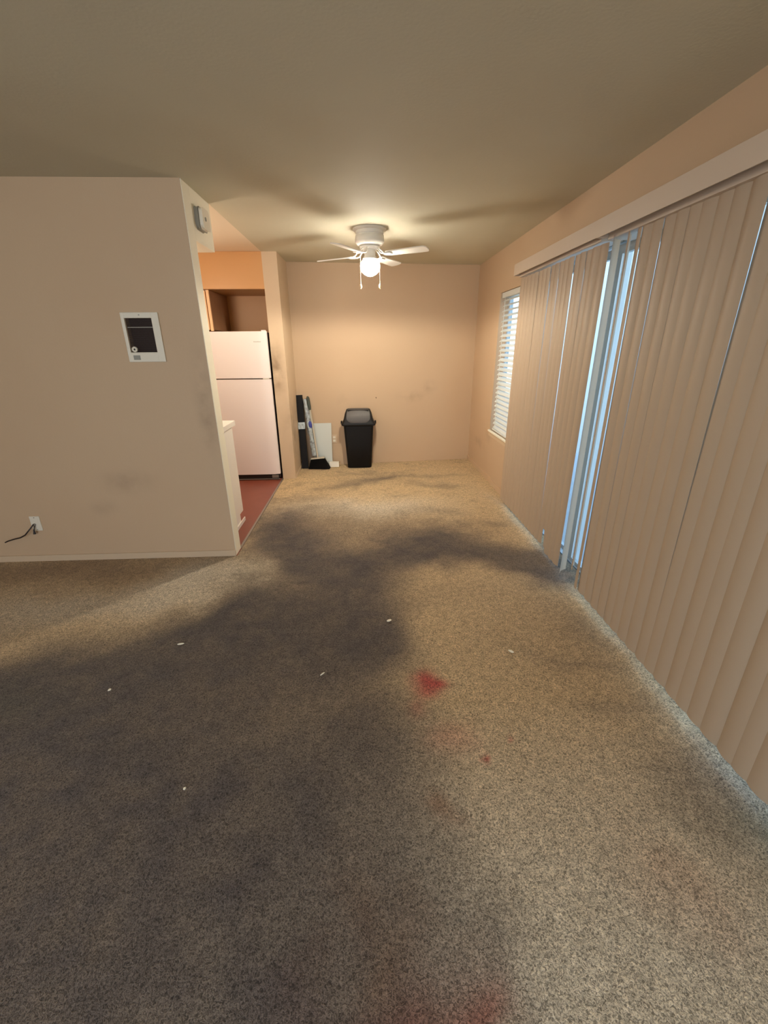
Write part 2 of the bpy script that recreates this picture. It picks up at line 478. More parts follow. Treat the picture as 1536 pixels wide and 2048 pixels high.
    t2 = n.new('ShaderNodeTexNoise'); t2.inputs['Scale'].default_value = 28; t2.inputs['Detail'].default_value = 4
    for t in (t1, t2): l.new(co.outputs['Object'], t.inputs['Vector'])
    r1 = n.new('ShaderNodeMapRange'); r1.inputs['From Min'].default_value = 0.38; r1.inputs['From Max'].default_value = 0.60
    r1.inputs['To Min'].default_value = 0.42; r1.inputs['To Max'].default_value = 1.50
    r2 = n.new('ShaderNodeMapRange'); r2.inputs['From Min'].default_value = 0.3; r2.inputs['From Max'].default_value = 0.7
    r2.inputs['To Min'].default_value = 0.84; r2.inputs['To Max'].default_value = 1.16
    l.new(t1.outputs['Fac'], r1.inputs['Value']); l.new(t2.outputs['Fac'], r2.inputs['Value'])
    mu = n.new('ShaderNodeMath'); mu.operation = 'MULTIPLY'
    l.new(r1.outputs[0], mu.inputs[0]); l.new(r2.outputs[0], mu.inputs[1])
    vm = n.new('ShaderNodeVectorMath'); vm.operation = 'SCALE'
    l.new(a.outputs['Color'], vm.inputs[0]); l.new(mu.outputs[0], vm.inputs['Scale'])
    l.new(vm.outputs[0], b.inputs['Base Color'])
    bp = n.new('ShaderNodeBump'); bp.inputs['Strength'].default_value = 0.9; bp.inputs['Distance'].default_value = 0.006
    l.new(t1.outputs['Fac'], bp.inputs['Height']); l.new(bp.outputs['Normal'], b.inputs['Normal'])
    me.materials.append(m)
    o = bpy.data.objects.new('floor', me); COL.objects.link(o)
    structure(o, 'worn beige carpet with dark traffic stains and red marks')


build_carpet()
sbox('floor_subfloor', (XL - 0.1, XR + 0.1, YR - 0.1, YBR + 0.1, -0.12, -0.03), M_concrete)
sbox('floor_kitchen', (-3.2, XE + 0.006, YT - 0.12, 5.9, -0.02, 0.004), M_lino, 'red-brown vinyl kitchen floor')

# ------------------------------------------------------------------ shell
structure(MB().poly([(XL, YR, H), (XR, YR, H), (XR, YBR, H), (XA, YBL, H), (XA, YK, H), (XE, YK, H), (XE, YW, H), (XL, YW, H),
                     (XL, YR, H + .1), (XR, YR, H + .1), (XR, YBR, H + .1), (XA, YBL, H + .1), (XA, YK, H + .1), (XE, YK, H + .1), (XE, YW, H + .1), (XL, YW, H + .1)],
                    [(7, 6, 5, 4, 3, 2, 1, 0), (8, 9, 10, 11, 12, 13, 14, 15)] + [(i, (i + 1) % 8, (i + 1) % 8 + 8, i + 8) for i in range(8)]).build('ceiling', M_ceil))
sbox('ceiling_kitchen', (-3.2, XE, YW + 0.01, 5.9, H + 0.001, H + 0.1), M_kitceil)

# partition with the heater
hx0, hx1, hz0, hz1 = -1.517, -1.349, 1.499, 1.702
mb = MB()
mb.box(XL, hx0, YW, YT, 0, H); mb.box(hx1, XE - 0.004, YW, YT, 0, H)
mb.box(hx0, hx1, YW, YT, 0, hz0); mb.box(hx0, hx1, YW, YT, hz1, H)
mb.box(hx0, hx1, YT - 0.02, YT, hz0, hz1)
structure(mb.build('wall_left', M_wall), 'beige partition wall with the heater')
structure(MB().box(XE - 0.012, XE, YW + 0.004, YT + 0.002, 0, H, bevel=0.003).build('trim_1', M_cream), 'cream painted end of the partition')
structure(MB().box(-3.2, XE, YT, YS, ZS, H, bevel=0.003).build('wall_soffit', M_cream), 'dropped soffit over the kitchen counter')
sbox('wall_kitchen_left', (-3.3, -3.2, YT, 5.95, 0, H), M_kitchen)
sbox('wall_kitchen_back', (-3.3, XE, 5.80, 5.95, 0, H), M_kitchen)
sbox('wall_kitchen_soffit', (-3.2, XE, YK, 5.80, 2.095, H), M_kitchen, 'orange soffit above the fridge niche')
# fin between the fridge niche and the alcove
mb = MB().poly([(XE, YK, 0), (XA, YK, 0), (XA, YBL, 0), (XA, 5.95, 0), (XE, 5.95, 0), (XE, YK, H), (XA, YK, H), (XA, YBL, H), (XA, 5.95, H), (XE, 5.95, H)],
               [(0, 1, 2, 3, 4), (5, 6, 7, 8, 9), (0, 1, 6, 5), (1, 2, 7, 6), (2, 3, 8, 7), (3, 4, 9, 8), (4, 0, 5, 9)])
structure(mb.build('wall_alcove', M_wall_plain), 'short wall between fridge niche and dining alcove')
mb = MB().poly([(XA, YBL, 0), (XR + .1, YBR + .01, 0), (XR + .1, YBR + .11, 0), (XA, YBL + .1, 0), (XA, YBL, H), (XR + .1, YBR + .01, H), (XR + .1, YBR + .11, H), (XA, YBL + .1, H)],
               [(0, 1, 2, 3), (4, 5, 6, 7), (0, 1, 5, 4), (1, 2, 6, 5), (2, 3, 7, 6), (3, 0, 4, 7)])
structure(mb.build('wall_back', M_wall))
# right wall with the window and the sliding-door opening
WY0, WY1, WZ0, WZ1 = 4.22, 4.95, 0.60, 2.03
DY0, DY1, DZ = 0.30, 4.00, 2.10
XO = XR + 0.14
mb = MB()
mb.box(XR, XO, YR, DY0, 0, H); mb.box(XR, XO, DY0, DY1, DZ, H); mb.box(XR, XO, DY1, WY0, 0, H)
mb.box(XR, XO, WY0, WY1, 0, WZ0); mb.box(XR, XO, WY0, WY1, WZ1, H); mb.box(XR, XO, WY1, YBR + 0.1, 0, H)
structure(mb.build('wall_right', M_wall))
# rest of the living room behind the camera, with an added window for the rear fill
mb = MB(); mb.box(XL - .1, -2.45, YR - .12, YR, 0, H); mb.box(0.25, XR + .1, YR - .12, YR, 0, H)
mb.box(-2.45, 0.25, YR - .12, YR, 0, 0.65); mb.box(-2.45, 0.25, YR - .12, YR, 2.25, H)
structure(mb.build('wall_rear', M_wall))
sbox('wall_far_left', (XL - .1, XL, YR, YT, 0, H), M_wall)
wf = structure(MB().box(-2.45, -2.40, YR - .1, YR - .04, .65, 2.25).box(0.20, 0.25, YR - .1, YR - .04, .65, 2.25).box(-2.4, 0.2, YR - .1, YR - .04, .65, .70)
               .box(-2.4, 0.2, YR - .1, YR - .04, 2.20, 2.25).box(-1.13, -1.08, YR - .1, YR - .04, .70, 2.20).build('window_added', M_frame))

# baseboards
sbox('baseboard_left', (XL, XE - 0.002, YW - 0.010, YW, 0, 0.05), M_wall_plain, 'thin painted baseboard', 0.002)
sbox('baseboard_right', (XR - 0.012, XR, 4.02, YBR - 0.01, 0, 0.055), M_wall, None, 0.002)
sbox('baseboard_alcove', (XA, XA + 0.008, YK + 0.02, YBL, 0, 0.04), M_wall_plain, None, 0.002)
sbox('trim_2', (XE - 0.012, XE + 0.006, YT, YK - 0.005, 0.0, 0.008), M_steel, 'strip where carpet meets kitchen vinyl')

# ------------------------------------------------------------------ window in the right wall + mini blind
w1 = bpy.data.objects.new('window_1', None); w1.location = (XR + .07, 4.6, WZ0); COL.objects.link(w1); structure(w1, 'alcove window in the right wall')
mb = MB(); mb.box(XO - .05, XO - .01, WY0, WY0 + .04, WZ0, WZ1); mb.box(XO - .05, XO - .01, WY1 - .04, WY1, WZ0, WZ1)
mb.box(XO - .05, XO - .01, WY0 + .04, WY1 - .04, WZ0, WZ0 + .04); mb.box(XO - .05, XO - .01, WY0 + .04, WY1 - .04, WZ1 - .04, WZ1)
mb.box(XO - .045, XO - .015, 4.565, 4.595, WZ0 + .04, WZ1 - .04)
mb.build('window_frame', M_frame, w1)
MB().box(XO - .034, XO - .028, WY0 + .04, WY1 - .04, WZ0 + .04, WZ1 - .04).build('window_pane', M_glass, w1)
MB().box(XR - .022, XO - .05, WY0 - .01, WY1 + .01, WZ0 - .022, WZ0, bevel=.003).build('window_sill', M_cream, w1)
MB().box(XR - .006, XR + .004, WY0 - .02, WY1 + .02, WZ0 - .07, WZ0 - .022).build('window_apron', M_wall_plain, w1)

mbl = empty('mini_blind', (XR + .04, 4.585, WZ1), 'white horizontal slat blind in the small window beyond the vertical blinds', 'blind')
MB().box(XR + .008, XR + .062, WY0 + .012, WY1 - .03, WZ1 - .055, WZ1 - .004, bevel=.002).build('headrail', M_slat, mbl)
sx0, nsl = 28, 28
ztop, zbot = WZ1 - .075, WZ0 + .045
proto = None
for i in range(nsl):
    z = ztop - (ztop - zbot) * i / (nsl - 1)
    if proto is None:
        pr = []
        for k in range(7):
            u = (k / 6 - .5) * .050
            pr.append((u, .004 * (1 - (2 * u / .05) ** 2)))
        outl = pr + [(a, b - .0022) for a, b in pr[::-1]]
        mb = MB(); n = len(outl)
        a_ = [mb.bm.verts.new((x, -.335, zz)) for x, zz in outl]; b_ = [mb.bm.verts.new((x, .335, zz)) for x, zz in outl]
        mb.bm.faces.new(a_); mb.bm.faces.new(b_[::-1])
        for k in range(n): mb.bm.faces.new((a_[k], a_[(k + 1) % n], b_[(k + 1) % n], b_[k]))
        s = mb.build('slat', M_slat, None, smooth=True); proto = s
    else:
        s = proto.copy(); COL.objects.link(s)
    s.parent = mbl
    s.location = (-.005, -.008, z - WZ1)
    s.rotation_euler = (0, math.radians(-(33 if z > 1.25 else 42) + random.uniform(-3, 3)), random.uniform(-.006, .006))
MB().box(XR + .012, XR + .058, WY0 + .015, WY1 - .035, WZ0 + .004, WZ0 + .022, bevel=.003).build('bottom_rail', M_slat, mbl)
for yy in (4.36, 4.80):
    MB().box(XR + .006, XR + .0075, yy, yy + .012, WZ0 + .02, WZ1 - .05).build('ladder_tape', M_slat, mbl)

# ------------------------------------------------------------------ sliding door
d1 = bpy.data.objects.new('door_1', None); d1.location = (XO - .05, (DY0 + DY1) / 2, 0); COL.objects.link(d1); structure(d1, 'sliding glass door behind the vertical blinds')
mb = MB()
mb.box(XO - .09, XO - .01, DY0, DY0 + .04, 0, DZ); mb.box(XO - .09, XO - .01, DY1 - .04, DY1, 0, DZ)
mb.box(XO - .09, XO - .01, DY0 + .04, DY1 - .04, DZ - .03, DZ); mb.box(XO - .10, XO - .01, DY0 + .04, DY1 - .04, -.02, .018)
mb.build('door_frame', M_frame, d1)
for (a, b, xx) in ((DY0 + .04, 1.60, XO - .045), (1.54, 2.82, XO - .075), (2.76, DY1 - .04, XO - .045)):
    pm = MB(); t = .05
    pm.box(xx - .013, xx + .013, a, a + t, .018, DZ - .04); pm.box(xx - .013, xx + .013, b - t, b, .018, DZ - .04)
    pm.box(xx - .013, xx + .013, a + t, b - t, .018, .045); pm.box(xx - .013, xx + .013, a + t, b - t, DZ - .04 - t, DZ - .04)
    sash = pm.build('door_panel', M_frame, d1)
    g = MB().box(xx - .003, xx + .003, a + t, b - t, .045, DZ - .04 - t).build('door_pane', M_glass)
    g.parent = sash

# ------------------------------------------------------------------ vertical blinds
ZV0, ZV1 = 2.066, 2.150


def vane_mesh(w, z0, z1, notch=None):
    """a curved vinyl vane, hanging around the local z axis; width along local y, crown towards the room (-x)"""
    prof = []
    K = 8
    for k in range(K + 1):
        u = (k / K - .5) * w
        prof.append((-.010 * (1 - (2 * u / w) ** 2), u))
    mb = MB(); th = .0012
    def ztop_bot(u):
        if notch and notch[0] <= u: return notch[1]
        return z0
    f = [(mb.bm.verts.new((x, u, ztop_bot(u))), mb.bm.verts.new((x, u, z1))) for x, u in prof]
    b = [(mb.bm.verts.new((x + th, u, ztop_bot(u))), mb.bm.verts.new((x + th, u, z1))) for x, u in prof]
    for k in range(K):
        mb.bm.faces.new((f[k][0], f[k + 1][0], f[k + 1][1], f[k][1]))
        mb.bm.faces.new((b[k][0], b[k + 1][0], b[k + 1][1], b[k][1]))
        mb.bm.faces.new((f[k][0], f[k + 1][0], b[k + 1][0], b[k][0]))
        mb.bm.faces.new((f[k][1], f[k + 1][1], b[k + 1][1], b[k][1]))
    mb.bm.faces.new((f[0][0], b[0][0], b[0][1], f[0][1])); mb.bm.faces.new((f[K][0], b[K][0], b[K][1], f[K][1]))
    return mb


def valance(xf, y0, y1, z0, z1, parent, xw=XR, near_ret=True):
    mb = MB()
    mb.box(xf, xf + .006, y0, y1, z0, z1, bevel=.0015)
    mb.box(xf + .006, xw - .001, y1 - .006, y1, z0, z1)
    if near_ret: mb.box(xf + .006, xw - .001, y0, y0 + .006, z0, z1)
    mb.box(xf + .006, xw - .001, y0 + .006, y1 - .006, z1 - .008, z1 - .002)
    return mb.build('valance', M_valance, parent)


def vertical_blind(name, label, xf, ya, yb, z0, z1, spec, xv):
    r = empty(name, (xv, (ya + yb) / 2, z1), label, 'vertical blind')
    valance(xf, ya, yb, z0, z1, r)
    MB().box(xv - .028, XR - .002, ya + .03, yb - .02, z0 - .012, z0 + .045, bevel=.002).build('headrail', M_valance, r)
    base = None
    for (y, ang, zb, zt, notch) in spec:
        if base is None or notch or abs(zb - .068) > 1e-6:
            v = vane_mesh(.089, zb, zt, notch).build('vane', M_vane, None, smooth=True)
            if base is None and not notch: base = v
        else:
            v = base.copy(); COL.objects.link(v)
        v.parent = r
        v.location = (0, y - (ya + yb) / 2, -z1)
        v.rotation_euler = (random.uniform(-.003, .003), random.uniform(-.003, .003), math.radians(ang))
    return r


rnd = random.Random(11)
spec = []
y = 4.08; i = 0
while y > 2.70:
    a = 1 + rnd.uniform(-4, 4)
    if i < 5: a = 4 + rnd.uniform(-2, 2)
    notch = None; zb = .068
    if 2.92 < y < 3.52: a = -3.3 + rnd.uniform(-.8, .5)
    if 2.93 < y < 3.0: notch = (-.012, .205)
    if y < 2.93: zb = .035
    spec.append((y, a, zb, 2.045, notch))
    y -= .0765; i += 1
vertical_blind('vertical_blind', 'far vertical blind with closed beige vanes and one broken vane at the bottom', 1.283, 2.66, 4.03 + .02, 2.066, 2.152,
               [s for s in spec if s[0] < 4.03], 1.352)
spec = [(2.545, -50, .06, 2.05, None), (2.415, -34, .16, 2.05, None), (2.345, -24, .068, 2.05, None)]
y = 2.27
while y > 0.36:
    a = 2 + rnd.uniform(-1.5, 2)
    for yb in (2.15, 2.02, 1.66, 1.43, 1.13, 0.90):
        if abs(yb - y) < .06:      # vanes standing slightly ajar let a line of daylight through
            a = -(math.degrees(math.asin(1.335 / yb * .0125 / .089)) - .3)
    spec.append((y, a, .068, 2.05, None)); y -= .0765
vertical_blind('vertical_blind', 'near vertical blind with beige vanes, its first vanes turned open to daylight', 1.252, 0.30, 2.60, 2.05, 2.137, spec, 1.335)

# ------------------------------------------------------------------ ceiling fan
FX, FY = 0.067, 4.20
fan = empty('ceiling_fan', (FX, FY, H), 'white four-blade ceiling fan with one lit globe and two pull chains', 'ceiling fan')
c = (FX, FY, H)
MB().lathe([(.142, 0), (.144, -.006), (.132, -.016), (.118, -.018)], c, 48).build('ceiling_plate', M_fanwhite, fan, smooth=True)
MB().lathe([(.116, -.016), (.118, -.040), (.113, -.043), (.113, -.048), (.120, -.052), (.124, -.085), (.122, -.098), (.106, -.118), (.080, -.126), (.072, -.127)], c, 48)\
    .build('motor_housing', M_fanwhite, fan, smooth=True, angle=60)
hub = MB().lathe([(.084, -.127), (.088, -.134), (.084, -.142), (.05, -.150)], c, 40).build('hub', M_fanwhite, fan, smooth=True)
MB().lathe([(.046, -.146), (.049, -.160), (.047, -.195), (.052, -.205)], c, 32).build('switch_housing', M_fanwhite, fan, smooth=True, angle=60)
MB().lathe([(.052, -.204), (.060, -.212), (.062, -.222), (.054, -.226)], c, 32).build('globe_fitter', M_fanwhite, fan, smooth=True)
MB().lathe([(.050, -.224), (.066, -.232), (.080, -.248), (.086, -.270), (.084, -.296), (.072, -.320), (.050, -.338), (.024, -.350), (.004, -.354)], c, 40)\
    .build('globe', M_globe, fan, smooth=True)
MB().lathe([(.014, -.240), (.028, -.250), (.046, -.270), (.050, -.288), (.043, -.306), (.022, -.322), (.003, -.327)], c, 24).build('bulb', M_bulb, fan, smooth=True)
for ang in (-31, -121, 149, 60):
    T = Matrix.Translation(c) @ Matrix.Rotation(math.radians(ang), 4, 'Z')
    # blade iron: two curved arms and a mounting plate
    mb = MB()
    for s in (-1, 1):
        mb.tube([(.070, s * .012, -.140), (.095, s * .030, -.160), (.125, s * .036, -.190), (.155, s * .030, -.196), (.185, s * .024, -.197)], .005, 8)
    mb.box(.150, .215, -.036, .036, -.199, -.195, bevel=.001)
    arm = mb.xf(T).build('blade_bracket', M_fanwhite, fan, smooth=True)
    out = []
    for x, w in ((.165, .036), (.18, .042), (.25, .046), (.35, .050), (.46, .054), (.515, .053), (.532, .040), (.540, .012)):
        out.append((x, w))
    ol = out + [(x, -w) for x, w in out[::-1]]
    b = MB().prism(ol, -.004, .004)
    b.xf(T @ Matrix.Translation((0, 0, -.192)) @ Matrix.Rotation(math.radians(-10), 4, 'X'))
    b.build('blade', M_fanwhite, fan)
for sx_ in (-.082, .082):
    mb = MB().tube([(FX + sx_ * .6, FY, H - .178), (FX + sx_ * 1.0, FY - .01, H - .20), (FX + sx_ * 1.02, FY - .012, H - .415)], .0020, 6)
    ch = mb.build('pull_chain', M_pull, fan)
    k = MB().lathe([(.001, 0), (.006, -.006), (.009, -.018), (.007, -.030), (.001, -.038)], (FX + sx_ * 1.02, FY - .012, H - .412), 12).build('pull_knob', M_pullknob, None, smooth=True)
    k.parent = ch
# the bulb hangs base-up: most of its light leaves sideways and downwards
sd = bpy.data.lights.new('fan_bulb_light', 'SPOT'); sd.energy = 78; sd.color = (1.0, 0.88, 0.70); sd.spot_size = math.radians(178); sd.spot_blend = 0.25
sd.shadow_soft_size = 0.06
so = bpy.data.objects.new('fan_bulb_light', sd); so.location = (FX, FY, H - .42); COL.objects.link(so)

# ------------------------------------------------------------------ wall heater
ht = empty('wall_heater', (-1.42, YW, 1.44), 'small white recessed wall heater with dark grille on the beige partition', 'heater')
mb = MB()
X0, X1, Z0, Z1 = -1.539, -1.303, 1.439, 1.736
yf = YW - .014
mb.box(X0, hx0, yf, YW, Z0, Z1, bevel=.004); mb.box(hx1, X1, yf, YW, Z0, Z1, bevel=.004)
mb.box(hx0 - .004, hx1 + .004, yf, YW, hz1, Z1, bevel=.004); mb.box(hx0 - .004, hx1 + .004, yf, YW, Z0, hz0, bevel=.004)
mb.build('cover', M_plaswhite, ht)
MB().box(hx0, hx1, YW + .045, YW + .05, hz0, hz1).build('backing', M_dark, ht)
mb = MB(); z = hz0 + .004
while z < hz1 - .004:
    mb.box(hx0 + .0005, hx1 - .0005, YW + .002, YW + .008, z, z + .0026); z += .0062
mb.build('grille', M_darkfin, ht)
MB().box(hx0 + .006, hx1 - .002, YW - .002, YW + .006, hz1 - .056, hz1 - .051).build('heating_bar', M_steel, ht)
kn = MB()
kn.lathe([(.006, 0), (.006, .010), (.013, .013), (.017, .010), (.018, 0)], (0, 0, 0), 24)
kn.xf(Matrix.Translation((hx0 + .026, YW - .003, hz0 + .018)) @ Matrix.Rotation(math.radians(90), 4, 'X'))
kn.build('thermostat_knob', M_plaswhite, ht, smooth=True)
MB().lathe([(.004, 0), (.004, .002), (.001, .0025)], (0, 0, 0), 12).xf(Matrix.Translation((-1.42, yf, Z1 - .016)) @ Matrix.Rotation(math.radians(90), 4, 'X')).build('screw', M_steel, ht)
MB().box(hx0 + .012, hx0 + .055, yf - .0012, yf, Z0 + .014, Z0 + .042).build('rating_sticker', M_grey, ht)

# ------------------------------------------------------------------ cable outlet with stub of coax
op = empty('cable_outlet', (-2.475, YW, .31), 'white cable wall plate low on the partition', 'wall outlet')
MB().box(-2.512, -2.440, YW - .007, YW, .255, .370, bevel=.003).build('cover_plate', M_plaswhite, op)
MB().lathe([(.010, 0), (.010, .008), (.006, .009), (.006, .014)], (0, 0, 0), 12).xf(Matrix.Translation((-2.485, YW - .007, .305)) @ Matrix.Rotation(math.radians(90), 4, 'X')).build('jack', M_steel, op)
for zz in (.265, .36):
    MB().lathe([(.0035, 0), (.0035, .0015)], (0, 0, 0), 10).xf(Matrix.Translation((-2.476, YW - .007, zz)) @ Matrix.Rotation(math.radians(90), 4, 'X')).build('screw', M_steel, op)
cb = MB().tube([(-2.485, YW - .018, .312), (-2.50, YW - .045, .285), (-2.535, YW - .06, .245), (-2.58, YW - .055, .222), (-2.64, YW - .04, .205), (-2.70, YW - .025, .185), (-2.73, YW - .022, .172)], .0045, 8)\
    .build('coax_cable', M_cable, None, smooth=True)
tag(cb, 'loose black cable hanging to the left out of the wall plate', 'cable')
MB().tube([(-2.482, YW - .018, .296), (-2.484, YW - .032, .27), (-2.486, YW - .034, .24)], .005, 8, radii=[.004, .005, .009]).build('cable_end', M_cable, cb, smooth=True)

# ------------------------------------------------------------------ smoke alarm on the soffit
al = empty('smoke_alarm', (XE, 3.265, 2.286), 'pale plastic alarm on the cream soffit above the kitchen opening', 'alarm')
def ylens(y0, y1, z0, z1, x0, x1, bulge, name, mat):
    lps = []
    for (x, g) in ((x0, 0.0), ((x0 + x1) / 2, bulge * .7), (x1, 0.0)):
        r = rrect((y0 + y1) / 2, (z0 + z1) / 2, (y1 - y0) / 2 - g, (z1 - z0) / 2 - g, .025)
        lps.append([(x, a, b) for a, b in r])
    return MB().loft(lps).build(name, mat, al, smooth=True, angle=50)
ylens(3.20, 3.345, 2.222, 2.350, XE, XE + .024, .006, 'base', M_grey)
ylens(3.206, 3.339, 2.227, 2.345, XE + .026, XE + .048, .006, 'cover', M_plaswhite)
MB().lathe([(.012, 0), (.011, .004), (.001, .005)], (0, 0, 0), 20).xf(Matrix.Translation((XE + .048, 3.255, 2.285)) @ Matrix.Rotation(math.radians(90), 4, 'Y')).build('test_button', M_grey, al, smooth=True)

# ------------------------------------------------------------------ refrigerator
fr = empty('refrigerator', (-1.40, 5.35, 0), 'white top-freezer refrigerator in the orange kitchen niche', 'refrigerator')
fx0, fx1, fy = -1.76, -1.060, 5.05
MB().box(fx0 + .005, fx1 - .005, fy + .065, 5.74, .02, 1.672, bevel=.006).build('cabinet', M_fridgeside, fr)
def door(z0, z1, name):
    pr = []
    w = fx1 - fx0
    for k in range(13):
        t = k / 12; x = fx0 + w * t
        e = min(t, 1 - t) * w
        dy = 0.018 * max(0, 1 - e / .035) ** 2 + .004 * (2 * t - 1) ** 2
        pr.append((x, fy + dy))
    ol = pr + [(fx1, fy + .058), (fx0, fy + .058)]
    return MB().prism(ol, z0, z1).build(name, M_fridge, fr, smooth=True, angle=35)
up = door(1.196, 1.681, 'freezer_door'); dn = door(.078, 1.184, 'fridge_door')
MB().box(fx0 + .012, fx1 - .012, fy + .05, fy + .066, 1.18, 1.20).build('gasket', M_gasket, fr)
MB().box(fx0 + .02, fx1 - .02, fy + .012, fy + .05, .022, .072).build('kick_grille', M_dark, fr)
g = MB().box(fx1 - .10, fx1 - .02, fy + .006, fy + .012, .03, .066, bevel=.004).build('grille_cover', M_steel, fr)
MB().box(fx0 + .01, fx1 - .01, fy + .004, fy + .03, .012, .022).build('bottom_strip', M_steel, fr)
MB().box(fx1 - .055, fx1 - .01, fy + .02, fy + .065, 1.681, 1.694, bevel=.003).build('top_hinge', M_fridge, fr)
MB().box(fx1 - .085, fx1 - .02, fy + .004, fy + .04, 1.185, 1.195).build('middle_hinge', M_plaswhite, fr)
bd = MB()
for k in range(9): bd.box(fx1 - .142 + k * .0088, fx1 - .136 + k * .0088, fy - .0005, fy + .003, 1.573, 1.5785 + (.002 if k in (0, 5) else 0))
bd.build('badge', M_steel, fr)
for xx in (fx0 + .05, fx1 - .05):
    MB().lathe([(.015, 0), (.015, .02)], (xx, fy + .12, .003), 12).build('foot', M_black, fr)

# upper cabinet left of the niche
kc = empty('upper_cabinet', (-2.0, 5.45, 1.70), 'brown upper kitchen cabinet beside the open niche over the fridge', 'cabinet')
M_cab = material('cabinet_brown', srgb(164, 122, 90), 0.5, 0.4, mottling=(9, .5, srgb(150, 106, 74)))
M_edge = material('cabinet_edge', srgb(240, 196, 150), 0.45, 0.4)
MB().box(-2.40, -1.640, 5.16, 5.795, 1.70, 2.092).build('carcass', M_cab, kc)
MB().box(-1.668, -1.640, 5.135, 5.16, 1.69, 2.092).build('face_edge', M_edge, kc)
dr = MB().box(-2.40, -1.676, 5.128, 5.158, 1.70, 2.085, bevel=.003).build('door', M_edge, kc)
MB().lathe([(.006, 0), (.006, .012), (.014, .016), (.012, .024), (.002, .027)], (0, 0, 0), 16).xf(Matrix.Translation((-1.73, 5.128, 1.74)) @ Matrix.Rotation(math.radians(90), 4, 'X')).build('knob', M_steel, None).parent = dr

# ------------------------------------------------------------------ base cabinet and countertop behind the partition
bc = empty('base_cabinet', (-1.8, 3.47, 0), 'white kitchen base cabinet behind the partition end', 'cabinet')
cx1 = -1.165
mb = MB().prism([(YT + .002, .004), (3.66, .004), (3.66, .105), (3.765, .105), (3.765, .878), (YT + .002, .878)], -2.6, cx1, axis='x')
mb.build('carcass', M_white, bc)
MB().box(-2.0, cx1 - .02, 3.766, 3.784, .13, .86, bevel=.003).build('door', M_white, bc)
MB().box(-2.6, -2.02, 3.766, 3.784, .13, .86, bevel=.003).build('door', M_white, bc)
MB().box(cx1, cx1 + .010, YT + .003, 3.77, .004, .040, bevel=.002).build('shoe_molding', M_white, bc)
ct = MB().box(-2.6, cx1 + .012, YT + .002, 3.835, .880, .925, bevel=.004).build('countertop', M_white)
tag(ct, 'white countertop end showing past the partition', 'countertop')

# ------------------------------------------------------------------ waste bin
bx, by = -0.098, 5.622
bn = empty('waste_bin', (bx, by, 0), 'black swing-lid waste bin against the back wall', 'waste bin')
def bl(hx, hy, z, r=.035, cyo=0): return [(a, b, z) for a, b in rrect(bx, by + cyo, hx, hy, r)]
MB().loft([bl(.150, .082, .004, .03), bl(.158, .088, .012), bl(.176, .098, .30), bl(.192, .106, .565), bl(.186, .100, .565), bl(.150, .08, .02)]).build('body', M_black, bn, smooth=True)
MB().loft([bl(.200, .112, .562), bl(.219, .118, .570), bl(.221, .118, .590), bl(.205, .112, .606), bl(.190, .104, .64), bl(.172, .085, .715), bl(.152, .062, .762), bl(.135, .045, .770)]).build('lid', M_lid, bn, smooth=True, angle=60)
fl = MB(); K = 10
rows = []
for k in range(K + 1):
    t = k / K
    z = .605 + (.770 - .605) * t
    yy = by - (.115 - .060 * t ** 1.7) - .006 * math.sin(math.pi * t)
    hw = .152 - .018 * abs(2 * t - 1) ** 3 - .004 * t
    if t < .35: hw -= .035 * (1 - t / .35) ** 2
    rows.append([(bx + hw * (2 * j / 12 - 1), yy + .004 * abs(2 * j / 12 - 1) ** 4, z) for j in range(13)])
rows.append([(bx + .128 * (2 * j / 12 - 1), by - .01, .777) for j in range(13)])
vs = [[fl.bm.verts.new(p) for p in r] for r in rows]
vb = [[fl.bm.verts.new((p[0], p[1] + .012, p[2] - .004)) for p in r] for r in rows]
for G in (vs, vb):
    for a in range(len(G) - 1):
        for j in range(12): fl.bm.faces.new((G[a][j], G[a][j + 1], G[a + 1][j + 1], G[a + 1][j]))
for a in range(len(vs) - 1):
    fl.bm.faces.new((vs[a][0], vs[a + 1][0], vb[a + 1][0], vb[a][0])); fl.bm.faces.new((vs[a][12], vs[a + 1][12], vb[a + 1][12], vb[a][12]))
for j in range(12):
    fl.bm.faces.new((vs[0][j], vs[0][j + 1], vb[0][j + 1], vb[0][j])); fl.bm.faces.new((vs[-1][j], vs[-1][j + 1], vb[-1][j + 1], vb[-1][j]))
fl.build('swing_flap', M_flap, bn, smooth=True, angle=50)
for s in (-1, 1):
    MB().box(bx + s * .222 - .008, bx + s * .222 + .008, by - .03, by + .03, .575, .615, bevel=.005).build('lid_clip', M_black, bn)

# ------------------------------------------------------------------ things in the alcove corner
bb = empty('black_pole_bundle', (-.82, 5.58, 0), 'black boxy tube standing in the alcove corner, tied with a white strap', 'tube')
mb = MB()
def leanbox(p0, p1, w, d, n=1):
    """square bar from p0 to p1"""
    p0 = Vector(p0); p1 = Vector(p1); t = (p1 - p0).normalized()
    u = Vector((1, 0, 0)); u = (u - t * u.dot(t)).normalized(); v = t.cross(u)
    lp = []
    for p in (p0, p1):
        lp.append([p + u * a * w / 2 + v * b * d / 2 for a, b in ((-1, -1), (1, -1), (1, 1), (-1, 1))])
    return lp
mb.loft(leanbox((-.823, 5.575, .004), (-.848, 5.660, .945), .080, .05))
mb.build('tube', M_black, bb)
mb = MB(); mb.loft(leanbox((-.836, 5.618, .52), (-.838, 5.627, .605), .088, .06)); mb.build('strap', M_bag, bb)

br = empty('broom', (-.63, 5.56, 0), 'broom with black angled bristles standing in the alcove corner', 'broom')
mb = MB()
